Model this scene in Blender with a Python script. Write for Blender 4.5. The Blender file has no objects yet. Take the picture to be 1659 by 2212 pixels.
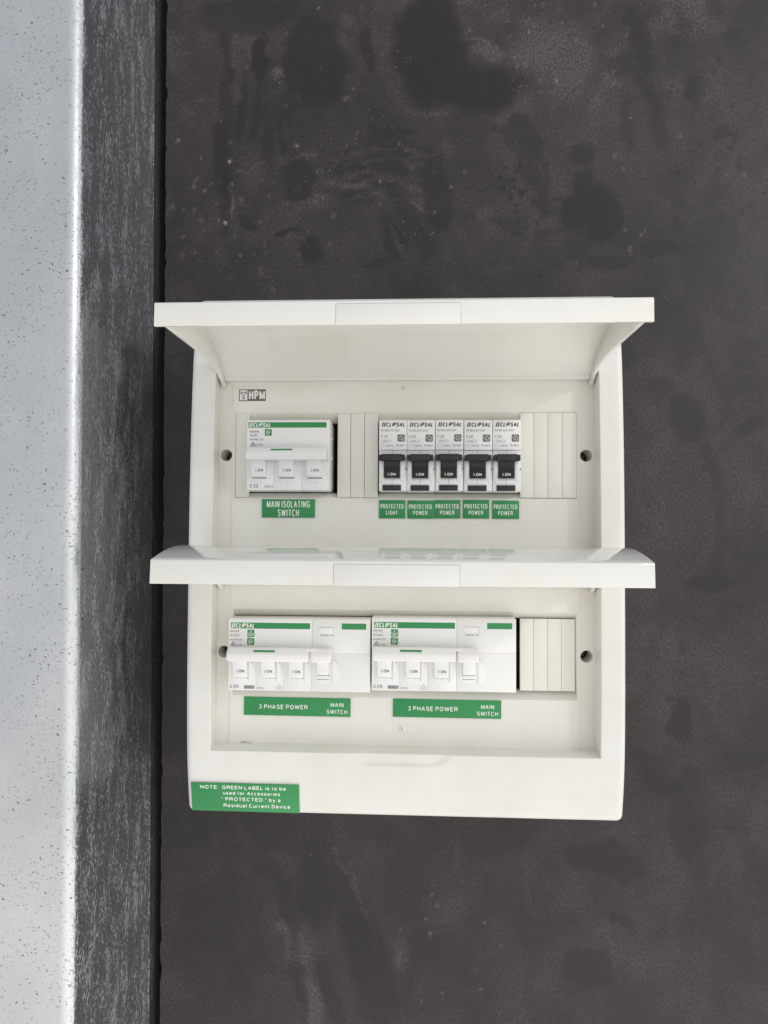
import bpy, bmesh, math, random
import numpy as np
from mathutils import Vector, Matrix

random.seed(7)
scene = bpy.context.scene
C = scene.collection

# ------------------------------------------------------------------ camera
# millimetres everywhere in the builders: x right, z up, h = height proud of the wall (world y = -h)
cam_d = bpy.data.cameras.new('camera')
cam_d.sensor_fit = 'HORIZONTAL'; cam_d.sensor_width = 36.0
cam_d.lens = 1534.0 / 1659.0 * 36.0
cam_d.clip_start = 0.01; cam_d.clip_end = 60
cam = bpy.data.objects.new('camera', cam_d); C.objects.link(cam)
cam.matrix_world = (Matrix.Translation((0, -0.520, 0)) @ Matrix.Rotation(0.049838, 4, 'Z')
                    @ Matrix.Rotation(math.pi / 2 + 0.030998, 4, 'X') @ Matrix.Rotation(0.00544, 4, 'Z'))
scene.camera = cam

# ------------------------------------------------------------------ world: soft light of a bright room / open door behind the camera, with fill added from below for the lid undersides
w = bpy.data.worlds.new('World'); scene.world = w; w.use_nodes = True
nt = w.node_tree; nt.nodes.clear()
wo = nt.nodes.new('ShaderNodeOutputWorld'); bg = nt.nodes.new('ShaderNodeBackground')
tc = nt.nodes.new('ShaderNodeTexCoord')
def dotn(v):
    n = nt.nodes.new('ShaderNodeVectorMath'); n.operation = 'DOT_PRODUCT'
    nt.links.new(tc.outputs['Generated'], n.inputs[0]); n.inputs[1].default_value = Vector(v).normalized(); return n
def vmath(op, a, b):
    n = nt.nodes.new('ShaderNodeMath'); n.operation = op
    for k, q in enumerate((a, b)):
        if isinstance(q, (int, float)): n.inputs[k].default_value = q
        else: nt.links.new(q, n.inputs[k])
    return n.outputs[0]
def wramp(v, pts):
    r = nt.nodes.new('ShaderNodeValToRGB'); mr = nt.nodes.new('ShaderNodeMapRange'); mr.inputs['From Min'].default_value = -1; mr.inputs['From Max'].default_value = 1
    nt.links.new(v, mr.inputs['Value']); nt.links.new(mr.outputs['Result'], r.inputs['Fac'])
    el = r.color_ramp.elements
    while len(el) > 1: el.remove(el[-1])
    el[0].position = (pts[0][0] + 1) / 2; el[0].color = (*pts[0][1], 1)
    for p, c in pts[1:]: q = el.new((p + 1) / 2); q.color = (*c, 1)
    return r.outputs['Color']
side = wramp(dotn((1, 0, 0)).outputs['Value'], [(-1, (.50, .51, .52)), (-.6, (.70, .71, .72)), (-.2, (.82, .827, .832)), (.2, (1.0, 1.0, 1.0)), (.6, (1.28, 1.27, 1.25)), (1, (1.2, 1.2, 1.2))])
vert = wramp(dotn((0, 0, 1)).outputs['Value'], [(-1, (1.85, 1.76, 1.65)), (-.5, (1.17, 1.135, 1.09)), (0, (.93, .935, .94)), (.3, (.84, .855, .88)), (.55, (.70, .72, .76)), (1, (.58, .60, .65))])
mx = nt.nodes.new('ShaderNodeMix'); mx.data_type = 'RGBA'; mx.blend_type = 'MULTIPLY'; mx.inputs[0].default_value = 1
nt.links.new(side, mx.inputs[6]); nt.links.new(vert, mx.inputs[7])
nt.links.new(mx.outputs[2], bg.inputs['Color']); bg.inputs['Strength'].default_value = 1.04
nt.links.new(bg.outputs['Background'], wo.inputs['Surface'])

def area(name, loc, target, size, power, col=(1, 1, 1)):
    l = bpy.data.lights.new(name, 'AREA'); l.shape = 'SQUARE'; l.size = size; l.energy = power; l.color = col
    o = bpy.data.objects.new(name, l); C.objects.link(o); o.location = loc
    o.rotation_euler = (Vector(target) - Vector(loc)).to_track_quat('-Z', 'Y').to_euler(); return o
area('key_lamp', (1.45, -1.45, 0.95), (0, 0, 0), 0.10, 6.0, (1, 0.98, 0.94))

scene.view_settings.view_transform = 'Standard'
scene.view_settings.look = 'None'
scene.view_settings.exposure = 0.0
scene.view_settings.gamma = 1.0
scene.view_settings.use_curve_mapping = False
scene.render.engine = 'CYCLES'
scene.cycles.max_bounces = 12; scene.cycles.diffuse_bounces = 8

# ------------------------------------------------------------------ materials
def new_mat(name):
    m = bpy.data.materials.new(name); m.use_nodes = True
    return m, m.node_tree, m.node_tree.nodes['Principled BSDF']
class NG:
    def __init__(s, nt): s.nt = nt
    def n(s, t, **kw):
        x = s.nt.nodes.new('ShaderNode' + t)
        for k, v in kw.items(): setattr(x, k, v)
        return x
    def l(s, a, b): s.nt.links.new(a, b)
    def co(s, scale=(1, 1, 1), rot=(0, 0, 0)):
        t = s.n('TexCoord'); m = s.n('Mapping'); m.inputs['Scale'].default_value = scale; m.inputs['Rotation'].default_value = rot
        s.l(t.outputs['Object'], m.inputs['Vector']); return m.outputs['Vector']
    def noise(s, vec, scale, detail=3, rough=.5, dist=0.):
        x = s.n('TexNoise'); x.inputs['Scale'].default_value = scale; x.inputs['Detail'].default_value = detail
        x.inputs['Roughness'].default_value = rough; x.inputs['Distortion'].default_value = dist
        s.l(vec, x.inputs['Vector']); return x.outputs['Fac']
    def voro(s, vec, scale, rnd=1):
        x = s.n('TexVoronoi'); x.inputs['Scale'].default_value = scale; x.inputs['Randomness'].default_value = rnd
        s.l(vec, x.inputs['Vector']); return x
    def mr(s, v, a, b, c=0., d=1., smooth=True):
        x = s.n('MapRange'); x.interpolation_type = 'SMOOTHSTEP' if smooth else 'LINEAR'
        for i, q in zip(('From Min', 'From Max', 'To Min', 'To Max'), (a, b, c, d)): x.inputs[i].default_value = q
        s.l(v, x.inputs['Value']); return x.outputs['Result']
    def m(s, op, a, b=0., c=None):
        x = s.n('Math', operation=op)
        for i, q in enumerate((a, b) if c is None else (a, b, c)):
            if isinstance(q, (int, float)): x.inputs[i].default_value = q
            else: s.l(q, x.inputs[i])
        return x.outputs[0]
    def mix(s, f, a, b):
        x = s.n('Mix', data_type='RGBA')
        for i, q in ((0, f), (6, a), (7, b)):
            if isinstance(q, (int, float)): x.inputs[i].default_value = q
            elif isinstance(q, tuple): x.inputs[i].default_value = (*q, 1)
            else: s.l(q, x.inputs[i])
        return x.outputs[2]
    def bump(s, h, strength, dist, bsdf):
        x = s.n('Bump'); x.inputs['Strength'].default_value = strength; x.inputs['Distance'].default_value = dist
        s.l(h, x.inputs['Height']); s.l(x.outputs['Normal'], bsdf.inputs['Normal'])

def plastic(name, col, rough=.35, bump=.06, var=.02, spec=.5, tint=(1.0, .985, .95)):
    mt, t, b = new_mat(name); g = NG(t)
    v = g.co()
    f = g.mr(g.noise(v, 22, 4, .6), .3, .75)
    c2 = tuple(c * (1 - var * 2) * q for c, q in zip(col, tint))
    g.l(g.mix(f, col, c2), b.inputs['Base Color'])
    r = g.mr(g.noise(v, 60, 3), .3, .7, rough * .88, rough * 1.15)
    g.l(r, b.inputs['Roughness']); b.inputs['Specular IOR Level'].default_value = spec
    if bump: g.bump(g.noise(v, 1400, 2), bump, .0002, b)
    return mt
def flat(name, col, rough=.45):
    return plastic(name, col, rough, 0, .02)

M_COVER = plastic('cream_plastic', (.79, .785, .755), .36, .10, .03)
M_LID = plastic('glossy_white_plastic', (.80, .795, .77), .07, .0, .01)
M_FLOOR = plastic('cream_plastic_inner', (.83, .82, .775), .36, .06, .025)
M_BLANK = plastic('ivory_plastic', (.83, .82, .775), .42, .06, .02)
M_BRK = plastic('white_breaker_plastic', (.87, .87, .865), .34, .04, .01, tint=(1, 1, 1))
M_BLACK = plastic('black_plastic', (.016, .017, .02), .42, .1, .1)
M_GREEN = flat('stripe_green', (.028, .27, .088), .4)
M_ENG = plastic('engraving_green', (.028, .285, .085), .36, .15, .06)
M_WTXT = flat('white_lettering', (.82, .85, .80), .5)
M_GREY = flat('grey_print', (.13, .13, .135), .5)
M_DGREY = flat('dark_print_and_lever_shade', (.055, .055, .06), .5)
M_LGREY = flat('pale_print', (.36, .36, .37), .5)
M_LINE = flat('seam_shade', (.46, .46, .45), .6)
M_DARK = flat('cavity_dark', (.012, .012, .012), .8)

# film faced plywood, dusty and smeared
DARKS = [(-80, 356, 23, 34, 0, 0.65), (-121, 357, 6.7, 16.7, 0, 0.8), (4, 366, 24, 44, 0, .85), (40, 331, 33, 19, -4, 0.85), (22, 345, 16, 22, 0, .8), (-37, 369, 5.3, 17.6, 0, 0.6), (-90, 264, 12.3, 15.9, 0, 0.6), (-151, 284, 7.1, 38.8, 0, 0.6), (-109, 292, 6.2, 21.2, 0, 0.4), (11, 253, 10.6, 33.5, 0, 0.5), (-22, 218, 10.6, 21.2, 25, 0.5), (-83, 208, 10.6, 10.6, 0, 0.6), (-24, 303, 21.2, 3.9, -12, 0.4), (-24, 272, 24.7, 4.6, -12, 0.5), (78, 295, 8.8, 21.2, 30, 0.5), (116, 278, 8.8, 10.6, 0, 0.5), (118, 242, 10.6, 24.7, 0, 0.7), (-134, 393, 42.3, 15.9, 0, 0.5), (133, 236, 15.3, 20.4, 0, 0.8), (191, 82, 13.6, 20.4, 0, 0.4), (175, 106, 8.5, 10.2, 0, 0.3), (210, -31, 17.0, 8.5, 0, 0.45), (187, -133, 6.8, 13.6, 0, 0.5), (189, -208, 15.3, 30.5, 0, 0.45), (177, -176, 17.0, 8.5, -25, 0.4), (173, 208, 13.6, 6.8, 0, 0.5), (239, 79, 13.6, 8.5, 0, 0.4), (139, 201, 13.6, 6.8, 0, 0.4), (231, -158, 17.0, 8.5, 0, 0.35), (131, -230, 30.9, 11.6, -8, 0.55), (124, -309, 19.3, 15.5, 0, 0.45), (146, -271, 15.5, 4.6, -15, 0.4), (-72, -256, 18.0, 33.5, 10, 0.5), (-36, -307, 15.5, 41.2, 22, 0.6), (-144, -296, 38.6, 51.5, 0, 0.3), (-98, 300, 3, 20, 8, .5), (-91, 318, 3, 16, -6, .4), (-134, 318, 4, 22, 0, .5), (-126, 232, 11, 3, -40, .6), (-104, 222, 8, 3, 35, .8), (12, 236, 7, 3, 25, .7), (-60, 277, 16, 2.2, 10, .5), (-50, 255, 30, 2, -3, .4), (-48, 249, 26, 1.6, 4, .4), (20, 262, 3, 14, 20, .4), (90, 268, 3, 12, 0, .35), (60, 226, 14, 4, -8, .35), (95, 222, 18, 5, -5, .3), (-30, 196, 9, 5, 0, .35), (204, 330, 6, 9, 0, .35), (215, 296, 5, 7, 0, .4), (150, 300, 4, 20, 5, .3), (-60, -330, 6, 30, 24, .4), (-92, -272, 5, 26, 16, .4), (150, -238, 14, 7, -25, .4), (112, -226, 10, 5, 20, .4)]
LIGHTS = [(92, 360, 30, 28, 0, 0.5), (83, 379, 15.9, 10.6, 0, 0.4), (-106, 344, 5.3, 4.4, 0, 0.9), (-125, 274, 13.95, 19.4, 0, 0.25), (-76, 249, 19.4, 10.6, 0, 0.3), (-20, 212, 2.1, 12.3, 30, 0.9), (-83, 282, 10.6, 1.8, 15, 0.5), (-51, 390, 10.6, 7.1, 0, 0.3), (42, 354, 28.2, 3.5, 6, 0.5), (-4, 243, 10.6, 2.5, -15, 0.5), (-129, 361, 1.4, 10.6, 5, 0.5), (-85, -299, 12.9, 18.0, 20, 0.5), (-74, -333, 7.7, 20.6, 15, 0.5), (-16, -304, 10.3, 15.5, 0, 0.35), (158, -298, 51.5, 25.8, 0, 0.15), (-52, 262, 24, 3, -10, .55), (-30, 252, 18, 2, -22, .5), (-88, 330, 2.5, 14, 0, .5), (-118, 330, 2, 12, -10, .6), (110, 345, 20, 34, 0, .45), (24, 372, 9, 20, 0, .3), (-62, 372, 18, 12, 0, .35), (20, 318, 40, 4, -3, .3), (-60, 345, 8, 5, 0, .4), (70, 300, 20, 30, 0, .2)]
def plywood():
    mt, t, b = new_mat('dark_film_plywood'); g = NG(t)
    v = g.co()
    flatv = g.n('VectorMath', operation='MULTIPLY'); g.l(v, flatv.inputs[0]); flatv.inputs[1].default_value = (1, 0, 1)
    at = g.n('Attribute', attribute_name='wiped'); dk = at.outputs['Fac']
    at2 = g.n('Attribute', attribute_name='dusty'); lt = at2.outputs['Fac']
    grain = g.noise(g.co((1, 1, .45)), 900, 3, .7)
    gr2 = g.noise(v, 620, 4, .75)
    cloud = g.noise(v, 9, 5, .62, .6)
    smear = g.noise(g.co((1, 1, .7), (0, .5, 0)), 30, 6, .68, .8)
    dust = g.m('ADD', g.m('MULTIPLY', g.mr(cloud, .3, .75, .18, 1.), .42), g.m('MULTIPLY', g.mr(smear, .42, .66), .16))
    dust = g.m('ADD', dust, g.m('MULTIPLY', lt, g.mr(gr2, .38, .62, .1, 1.9)))
    dust = g.m('MULTIPLY', dust, g.m('SUBTRACT', 1., g.m('MULTIPLY', dk, .95)))
    dust = g.m('MULTIPLY', dust, g.mr(grain, .3, .7, .65, 1.35))
    base = g.mix(g.m('MINIMUM', dust, 1.), (.0148, .0112, .0128), (.084, .0705, .0745))
    base = g.mix(g.m('MULTIPLY', dk, .72), base, (.012, .0092, .0095))
    base = g.mix(g.m('MULTIPLY', g.mr(lt, .85, 1.25), g.mr(gr2, .35, .55, .2, .9)), base, (.27, .255, .23))
    gm = g.n('VectorMath', operation='SCALE'); g.l(base, gm.inputs[0]); g.l(g.m('MULTIPLY', g.mr(grain, .3, .7, .72, 1.28, False), g.mr(g.noise(g.co((1, 1, .6)), 1700, 1), .3, .7, .8, 1.2, False)), gm.inputs['Scale']); base = gm.outputs[0]
    # droplets, dark
    vo = g.voro(flatv.outputs[0], 150); zone = g.mr(g.noise(v, 11, 2), .5, .62)
    rnd = g.n('SeparateColor'); g.l(vo.outputs['Color'], rnd.inputs[0])
    sp = g.m('MULTIPLY', g.mr(vo.outputs['Distance'], .12, .24, 1., 0.), g.m('MULTIPLY', g.m('GREATER_THAN', rnd.outputs[0], .62), zone))
    base = g.mix(g.m('MULTIPLY', sp, .55), base, (.014, .011, .011))
    # flecks, pale, mostly in the upper part
    sz = g.n('SeparateXYZ'); g.l(v, sz.inputs[0])
    up = g.mr(sz.outputs['Z'], .12, .28, .18, 1.)
    lf = g.mr(sz.outputs['X'], .16, -.05, .35, 1.)
    zone2 = g.mr(g.noise(v, 16, 3), .50, .62)
    n2 = g.n('TexNoise'); n2.inputs['Scale'].default_value = 420; g.l(v, n2.inputs['Vector'])
    s2 = g.n('VectorMath', operation='SCALE'); g.l(n2.outputs['Color'], s2.inputs[0]); s2.inputs['Scale'].default_value = .0045
    a2 = g.n('VectorMath', operation='ADD'); g.l(v, a2.inputs[0]); g.l(s2.outputs[0], a2.inputs[1]); fv = a2.outputs[0]
    for scl, th, r0, r1, s in ((330, .78, .06, .26, .55), (150, .86, .03, .15, .6), (70, .93, .02, .09, 1.)):
        vo = g.voro(fv, scl); rnd = g.n('SeparateColor'); g.l(vo.outputs['Color'], rnd.inputs[0])
        f = g.m('MULTIPLY', g.mr(vo.outputs['Distance'], r0, r1, 1., 0.), g.m('GREATER_THAN', rnd.outputs[1], th))
        f = g.m('MULTIPLY', g.m('MULTIPLY', f, zone2 if scl > 100 else up), g.m('MULTIPLY', up, lf))
        base = g.mix(g.m('MULTIPLY', f, s), base, (.30, .28, .25))
    g.l(base, b.inputs['Base Color'])
    r = g.m('ADD', g.mr(cloud, .3, .7, .42, .55), g.m('MULTIPLY', dk, -.04))
    g.l(r, b.inputs['Roughness']); b.inputs['Specular IOR Level'].default_value = .42
    wav = g.m('ADD', g.noise(g.co((1, 1, .25)), 700, 2), g.m('MULTIPLY', grain, .6))
    g.bump(wav, .16, .0003, b)
    return mt
M_PLY = plywood()
def ply_edge():
    mt, t, b = new_mat('plywood_edge'); g = NG(t)
    f = g.noise(g.co((1, 1, .2)), 300, 3)
    g.l(g.mix(f, (.03, .025, .022), (.13, .11, .09)), b.inputs['Base Color']); b.inputs['Roughness'].default_value = .8
    return mt
M_EDGE = ply_edge()

def galv():
    mt, t, b = new_mat('galvanised_steel'); g = NG(t)
    v = g.co()
    cl = g.noise(v, 7, 4, .6)
    fine = g.noise(g.co((1, 1, .55), (0, .35, 0)), 520, 3, .65)
    st = g.noise(g.co((1, .75, .42), (.5, 0, 0)), 900, 4, .7, .3)
    st2 = g.noise(g.co((1, 1, .35), (.3, 0, 0)), 90, 4, .65)
    col = g.mix(g.mr(cl, .3, .7), (.575, .597, .615), (.70, .713, .725))
    sx_ = g.n('SeparateXYZ'); g.l(v, sx_.inputs[0]); side = g.mr(sx_.outputs['X'], -.006, -.0015, 0., 1.)
    col = g.mix(g.m('MULTIPLY', g.mr(fine, .35, .7, 0., .35), g.m('ADD', side, .25)), col, (.42, .44, .47))
    a = g.noise(g.co((1, 1, 1.5), (0, .5, 0)), 560, 2, .5, .8)
    zone = g.mr(g.noise(v, 26, 3), .3, .7, .0, 1.)
    th = g.m('SUBTRACT', a, g.m('MULTIPLY', zone, .05))
    spk = g.mr(th, .285, .335, 1., 0.)
    col = g.mix(g.m('MULTIPLY', spk, .8), col, (.07, .075, .08))
    g.l(col, b.inputs['Base Color'])
    b.inputs['Metallic'].default_value = .93
    g.l(g.m('ADD', g.mr(side, 0, 1, .34, .17), g.mr(st2, .35, .7, -.03, .12)), b.inputs['Roughness'])
    pits = g.mr(g.m('ADD', st, g.m('MULTIPLY', g.m('SUBTRACT', st2, .5), .6)), .515, .76, 0., 1.)
    hgt = g.m('ADD', pits, g.m('MULTIPLY', fine, .6))
    g.bump(g.m('MULTIPLY', hgt, g.m('ADD', side, .10)), .55, .00040, b)
    return mt
M_GALV = galv()

# ------------------------------------------------------------------ lettering skeletons
def A_(cx, cy, rx, ry, a0, a1, n=10):
    return [(cx + rx * math.cos(math.radians(a0 + (a1 - a0) * i / n)), cy + ry * math.sin(math.radians(a0 + (a1 - a0) * i / n))) for i in range(n + 1)]
GLYPH = {
 'A': (.70, [[(0, 0), (.5, 1), (1, 0)], [(.17, .32), (.83, .32)]]),
 'B': (.62, [[(0, .54), (.6, .54)] + A_(.6, .77, .34, .23, -90, 90, 8) + [(0, 1), (0, 0), (.62, 0)] + A_(.62, .27, .38, .27, -90, 90, 8)]),
 'C': (.68, [A_(.5, .5, .5, .5, 42, 318, 16)]),
 'D': (.66, [[(0, 0), (0, 1), (.42, 1)] + A_(.42, .5, .58, .5, 90, -90, 10) + [(0, 0)]]),
 'E': (.58, [[(1, 1), (0, 1), (0, 0), (1, 0)], [(0, .53), (.92, .53)]]),
 'F': (.54, [[(1, 1), (0, 1), (0, 0)], [(0, .52), (.85, .52)]]),
 'G': (.72, [A_(.5, .5, .5, .5, 42, 325, 16) + [(1, .22), (1, .47), (.56, .47)]]),
 'H': (.64, [[(0, 0), (0, 1)], [(1, 0), (1, 1)], [(0, .53), (1, .53)]]),
 'I': (.20, [[(.5, 0), (.5, 1)]]),
 'L': (.52, [[(0, 1), (0, 0), (1, 0)]]),
 'M': (.80, [[(0, 0), (0, 1), (.5, .05), (1, 1), (1, 0)]]),
 'N': (.66, [[(0, 0), (0, 1), (1, 0), (1, 1)]]),
 'O': (.74, [A_(.5, .5, .5, .5, 0, 360, 20)]),
 'P': (.60, [[(0, 0), (0, 1), (.6, 1)] + A_(.6, .74, .4, .26, 90, -90, 8) + [(0, .48)]]),
 'R': (.66, [[(0, 0), (0, 1), (.6, 1)] + A_(.6, .75, .36, .25, 90, -90, 8) + [(0, .5)], [(.58, .5), (.88, .38), (.95, 0)]]),
 'S': (.62, [A_(.5, .75, .44, .25, 22, 250, 12) + A_(.5, .26, .5, .26, 75, -158, 12)]),
 'T': (.62, [[(0, 1), (1, 1)], [(.5, 1), (.5, 0)]]),
 'U': (.64, [[(0, 1), (0, .35)] + A_(.5, .35, .5, .35, 180, 360, 10) + [(1, 1)]]),
 'V': (.66, [[(0, 1), (.5, 0), (1, 1)]]),
 'W': (.96, [[(0, 1), (.25, 0), (.5, .96), (.75, 0), (1, 1)]]),
 'X': (.64, [[(0, 0), (1, 1)], [(0, 1), (1, 0)]]),
 '0': (.56, [A_(.5, .5, .5, .5, 0, 360, 18)]),
 '1': (.36, [[(0, .72), (.45, .8), (.75, 1), (.75, 0)]]),
 '2': (.56, [A_(.5, .72, .47, .28, 168, -38, 10) + [(0, 0), (1, 0)]]),
 '3': (.56, [A_(.48, .76, .42, .24, 155, -80, 9) + A_(.48, .27, .5, .27, 80, -155, 11)]),
 '4': (.58, [[(.74, 0), (.74, 1), (0, .3), (1, .3)]]),
 '5': (.56, [[(.9, 1), (.18, 1), (.08, .52)] + A_(.48, .32, .5, .32, 135, -155, 11)]),
 '6': (.56, [A_(.5, .31, .48, .31, 0, 360, 14), A_(.58, .5, .56, .5, 60, 190, 9)]),
 '8': (.56, [A_(.5, .76, .42, .24, 0, 360, 12), A_(.5, .26, .5, .26, 0, 360, 14)]),
 '9': (.56, [A_(.5, .69, .48, .31, 0, 360, 14), A_(.42, .5, .56, .5, 10, -120, 9)]),
 '.': (.14, [[(.5, 0), (.5, .08)]]), ':': (.14, [[(.5, 0), (.5, .1)], [(.5, .55), (.5, .65)]]),
 '/': (.32, [[(0, 0), (1, 1)]]), '"': (.26, [[(.1, .75), (.1, 1)], [(.9, .75), (.9, 1)]]),
 'a': (.52, [A_(.45, .57, .42, .17, 160, 0, 7) + [(.88, 0)], A_(.4, .2, .4, .2, 40, 330, 10)]),
 'b': (.54, [[(0, 0), (0, 1)], A_(.5, .36, .5, .36, 0, 360, 12)]),
 'c': (.50, [A_(.5, .36, .5, .36, 45, 315, 11)]),
 'd': (.54, [[(1, 0), (1, 1)], A_(.5, .36, .5, .36, 0, 360, 12)]),
 'e': (.54, [[(0, .38), (1, .38)] + A_(.5, .36, .5, .36, 0, 318, 12)]),
 'f': (.30, [[(.4, 0), (.4, .8)] + A_(.8, .8, .4, .2, 180, 80, 5), [(0, .68), (1, .68)]]),
 'g': (.54, [A_(.5, .36, .5, .36, 0, 360, 12), [(1, .7), (1, -.05)] + A_(.5, -.05, .5, .22, 0, -150, 7)]),
 'i': (.13, [[(.5, 0), (.5, .7)], [(.5, .92), (.5, 1.02)]]), 'l': (.13, [[(.5, 0), (.5, 1)]]),
 'm': (.84, [[(0, 0), (0, .7)], [(0, .5)] + A_(.25, .5, .25, .22, 180, 0, 6) + [(.5, 0)], [(.5, .5)] + A_(.75, .5, .25, .22, 180, 0, 6) + [(1, 0)]]),
 'n': (.50, [[(0, 0), (0, .7)], [(0, .45)] + A_(.5, .45, .5, .27, 180, 0, 8) + [(1, 0)]]),
 'o': (.54, [A_(.5, .36, .5, .36, 0, 360, 14)]),
 'r': (.32, [[(0, 0), (0, .7)], A_(.8, .35, .8, .36, 175, 88, 5)]),
 's': (.48, [A_(.5, .54, .44, .18, 22, 250, 9) + A_(.5, .18, .5, .18, 75, -158, 9)]),
 't': (.30, [[(.45, .95), (.45, .15), (.7, 0), (1, .01)], [(0, .68), (1, .68)]]),
 'u': (.50, [[(0, .7), (0, .27)] + A_(.5, .27, .5, .27, 180, 360, 8) + [(1, .7)], [(1, .3), (1, 0)]]),
 'v': (.50, [[(0, .7), (.5, 0), (1, .7)]]),
 'y': (.50, [[(0, .7), (.52, .02)], [(1, .7), (.42, -.22), (.12, -.24)]]),
}

# ------------------------------------------------------------------ mesh builder
K = .001
class MB:
    def __init__(s): s.bm = bmesh.new(); s.mats = []
    def mi(s, m):
        if m not in s.mats: s.mats.append(m)
        return s.mats.index(m)
    def _merge(s, tmp, mat, sharp=28):
        i = s.mi(mat)
        for f in tmp.faces: f.material_index = i; f.smooth = True
        for ed in tmp.edges:
            if len(ed.link_faces) == 2: ed.smooth = ed.calc_face_angle(0) < math.radians(sharp)
        me = bpy.data.meshes.new('tmp'); tmp.to_mesh(me); tmp.free()
        s.bm.from_mesh(me); bpy.data.meshes.remove(me)
    def poly(s, pts2, a, b, axis, mat, bev=0, seg=3, sharp=28):
        """axis 'h': pts (x,z) from h=a to b ; axis 'x': pts (h,z) from x=a to b"""
        t = bmesh.new()
        def P(p, q): return (p[0] * K, -q * K, p[1] * K) if axis == 'h' else (q * K, -p[0] * K, p[1] * K)
        v0 = [t.verts.new(P(p, a)) for p in pts2]; v1 = [t.verts.new(P(p, b)) for p in pts2]
        n = len(pts2)
        t.faces.new(v0); t.faces.new(v1[::-1])
        for i in range(n): t.faces.new((v0[i], v1[i], v1[(i + 1) % n], v0[(i + 1) % n]))
        bmesh.ops.recalc_face_normals(t, faces=t.faces)
        if bev:
            es = [ed for ed in t.edges if ed.calc_face_angle(0) > math.radians(40)]
            bmesh.ops.bevel(t, geom=es, offset=bev * K, segments=seg, profile=.5, affect='EDGES', clamp_overlap=True)
        s._merge(t, mat, sharp if not bev else 40)
    def box(s, x0, x1, z0, z1, h0, h1, mat, bev=0, seg=3):
        s.poly([(x0, z0), (x1, z0), (x1, z1), (x0, z1)], h0, h1, 'h', mat, bev, seg)
    def rbox(s, x0, x1, z0, z1, r, h0, h1, mat, bev=0):
        s.poly(rrect(x0, x1, z0, z1, r), h0, h1, 'h', mat, bev)
    def flat(s, pts, h, mat):
        t = bmesh.new(); t.faces.new([t.verts.new((x * K, -h * K, z * K)) for x, z in pts])
        t.normal_update()
        if t.faces[:][0].normal.y > 0: bmesh.ops.reverse_faces(t, faces=t.faces)
        s._merge(t, mat)
    def line(s, pts, wd, h, mat, closed=False):
        n = len(pts)
        for i in range(n if closed else n - 1):
            a = Vector(pts[i]); b = Vector(pts[(i + 1) % n]); d = (b - a)
            if d.length < 1e-6: continue
            d.normalize(); p = Vector((-d.y, d.x)) * wd / 2; e_ = d * wd * .35
            s.flat([a - e_ + p, a - e_ - p, b + e_ - p, b + e_ + p], h + .004 * (i % 3), mat)
    def ribbon(s, pts, wd, h, mat, ext=0.):
        """one mitred flat stroke"""
        pts = [Vector(p) for p in pts]; q = [pts[0]]
        for p in pts[1:]:
            if (p - q[-1]).length > wd * .05: q.append(p)
        if len(q) < 2: return
        for i in range(1, len(q) - 1):     # break the stroke where it turns sharply
            if (q[i] - q[i - 1]).normalized().dot((q[i + 1] - q[i]).normalized()) < .1:
                d0 = (q[i] - q[i - 1]).normalized(); d1_ = (q[i + 1] - q[i]).normalized()
                up = d0.dot(d1_) > -.35
                s.ribbon(q[:i] + [q[i] + d0 * wd * (.5 if up else .0)], wd, h, mat); s.ribbon([q[i] - d1_ * wd * (.5 if up else .0)] + q[i + 1:], wd, h + .0025, mat); return
        closed = (q[0] - q[-1]).length < wd * .1
        if closed: q = q[:-1]
        n = len(q); L = []; R = []
        for i in range(n):
            a = q[i] - q[i - 1] if (i or closed) else q[1] - q[0]
            b = q[(i + 1) % n] - q[i] if (i < n - 1 or closed) else a
            a = a.normalized(); b = b.normalized(); t_ = a + b
            if t_.length < .2: t_ = a
            t_.normalize(); nn = Vector((-t_.y, t_.x)); c = max(nn.dot(Vector((-a.y, a.x))), .5)
            o = nn * (wd / 2 / c); L.append(q[i] + o); R.append(q[i] - o)
        t = bmesh.new()
        vl = [t.verts.new((p.x * K, -h * K, p.y * K)) for p in L]; vr = [t.verts.new((p.x * K, -h * K, p.y * K)) for p in R]
        for i in range(n if closed else n - 1):
            k = (i + 1) % n; f = t.faces.new((vl[i], vr[i], vr[k], vl[k]))
        t.normal_update()
        for f in t.faces:
            if f.normal.y > 0: f.normal_flip()
        s._merge(t, mat)
    def text(s, txt, x0, x1, z0, cap, h, mat, bold=0., shear=0., ext=0., gap=.16):
        """sans-serif lettering from centre-line strokes, fitted between x0 and x1"""
        wt = .135 + bold * 1.6
        adv = 0; items = []
        for ch in txt:
            if ch == ' ': adv += .30; continue
            W, st = GLYPH[ch]; items.append((adv, W, st)); adv += W + gap
        tot = adv - gap; sx = (x1 - x0) / tot; w_ = wt * (cap * .5 + min(sx, cap * 1.3) * .5)
        for off, W, st in items:
            for k, line in enumerate(st):
                gx0 = x0 + off * sx + w_ / 2; gw = max(W * sx - w_, 0)
                pts = []
                for px, py in line:
                    zz = z0 + w_ / 2 + py * (cap - w_)
                    pts.append((gx0 + px * gw + (zz - z0) * shear, zz))
                s.ribbon(pts, w_, h + .006 * k, mat)
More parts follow.
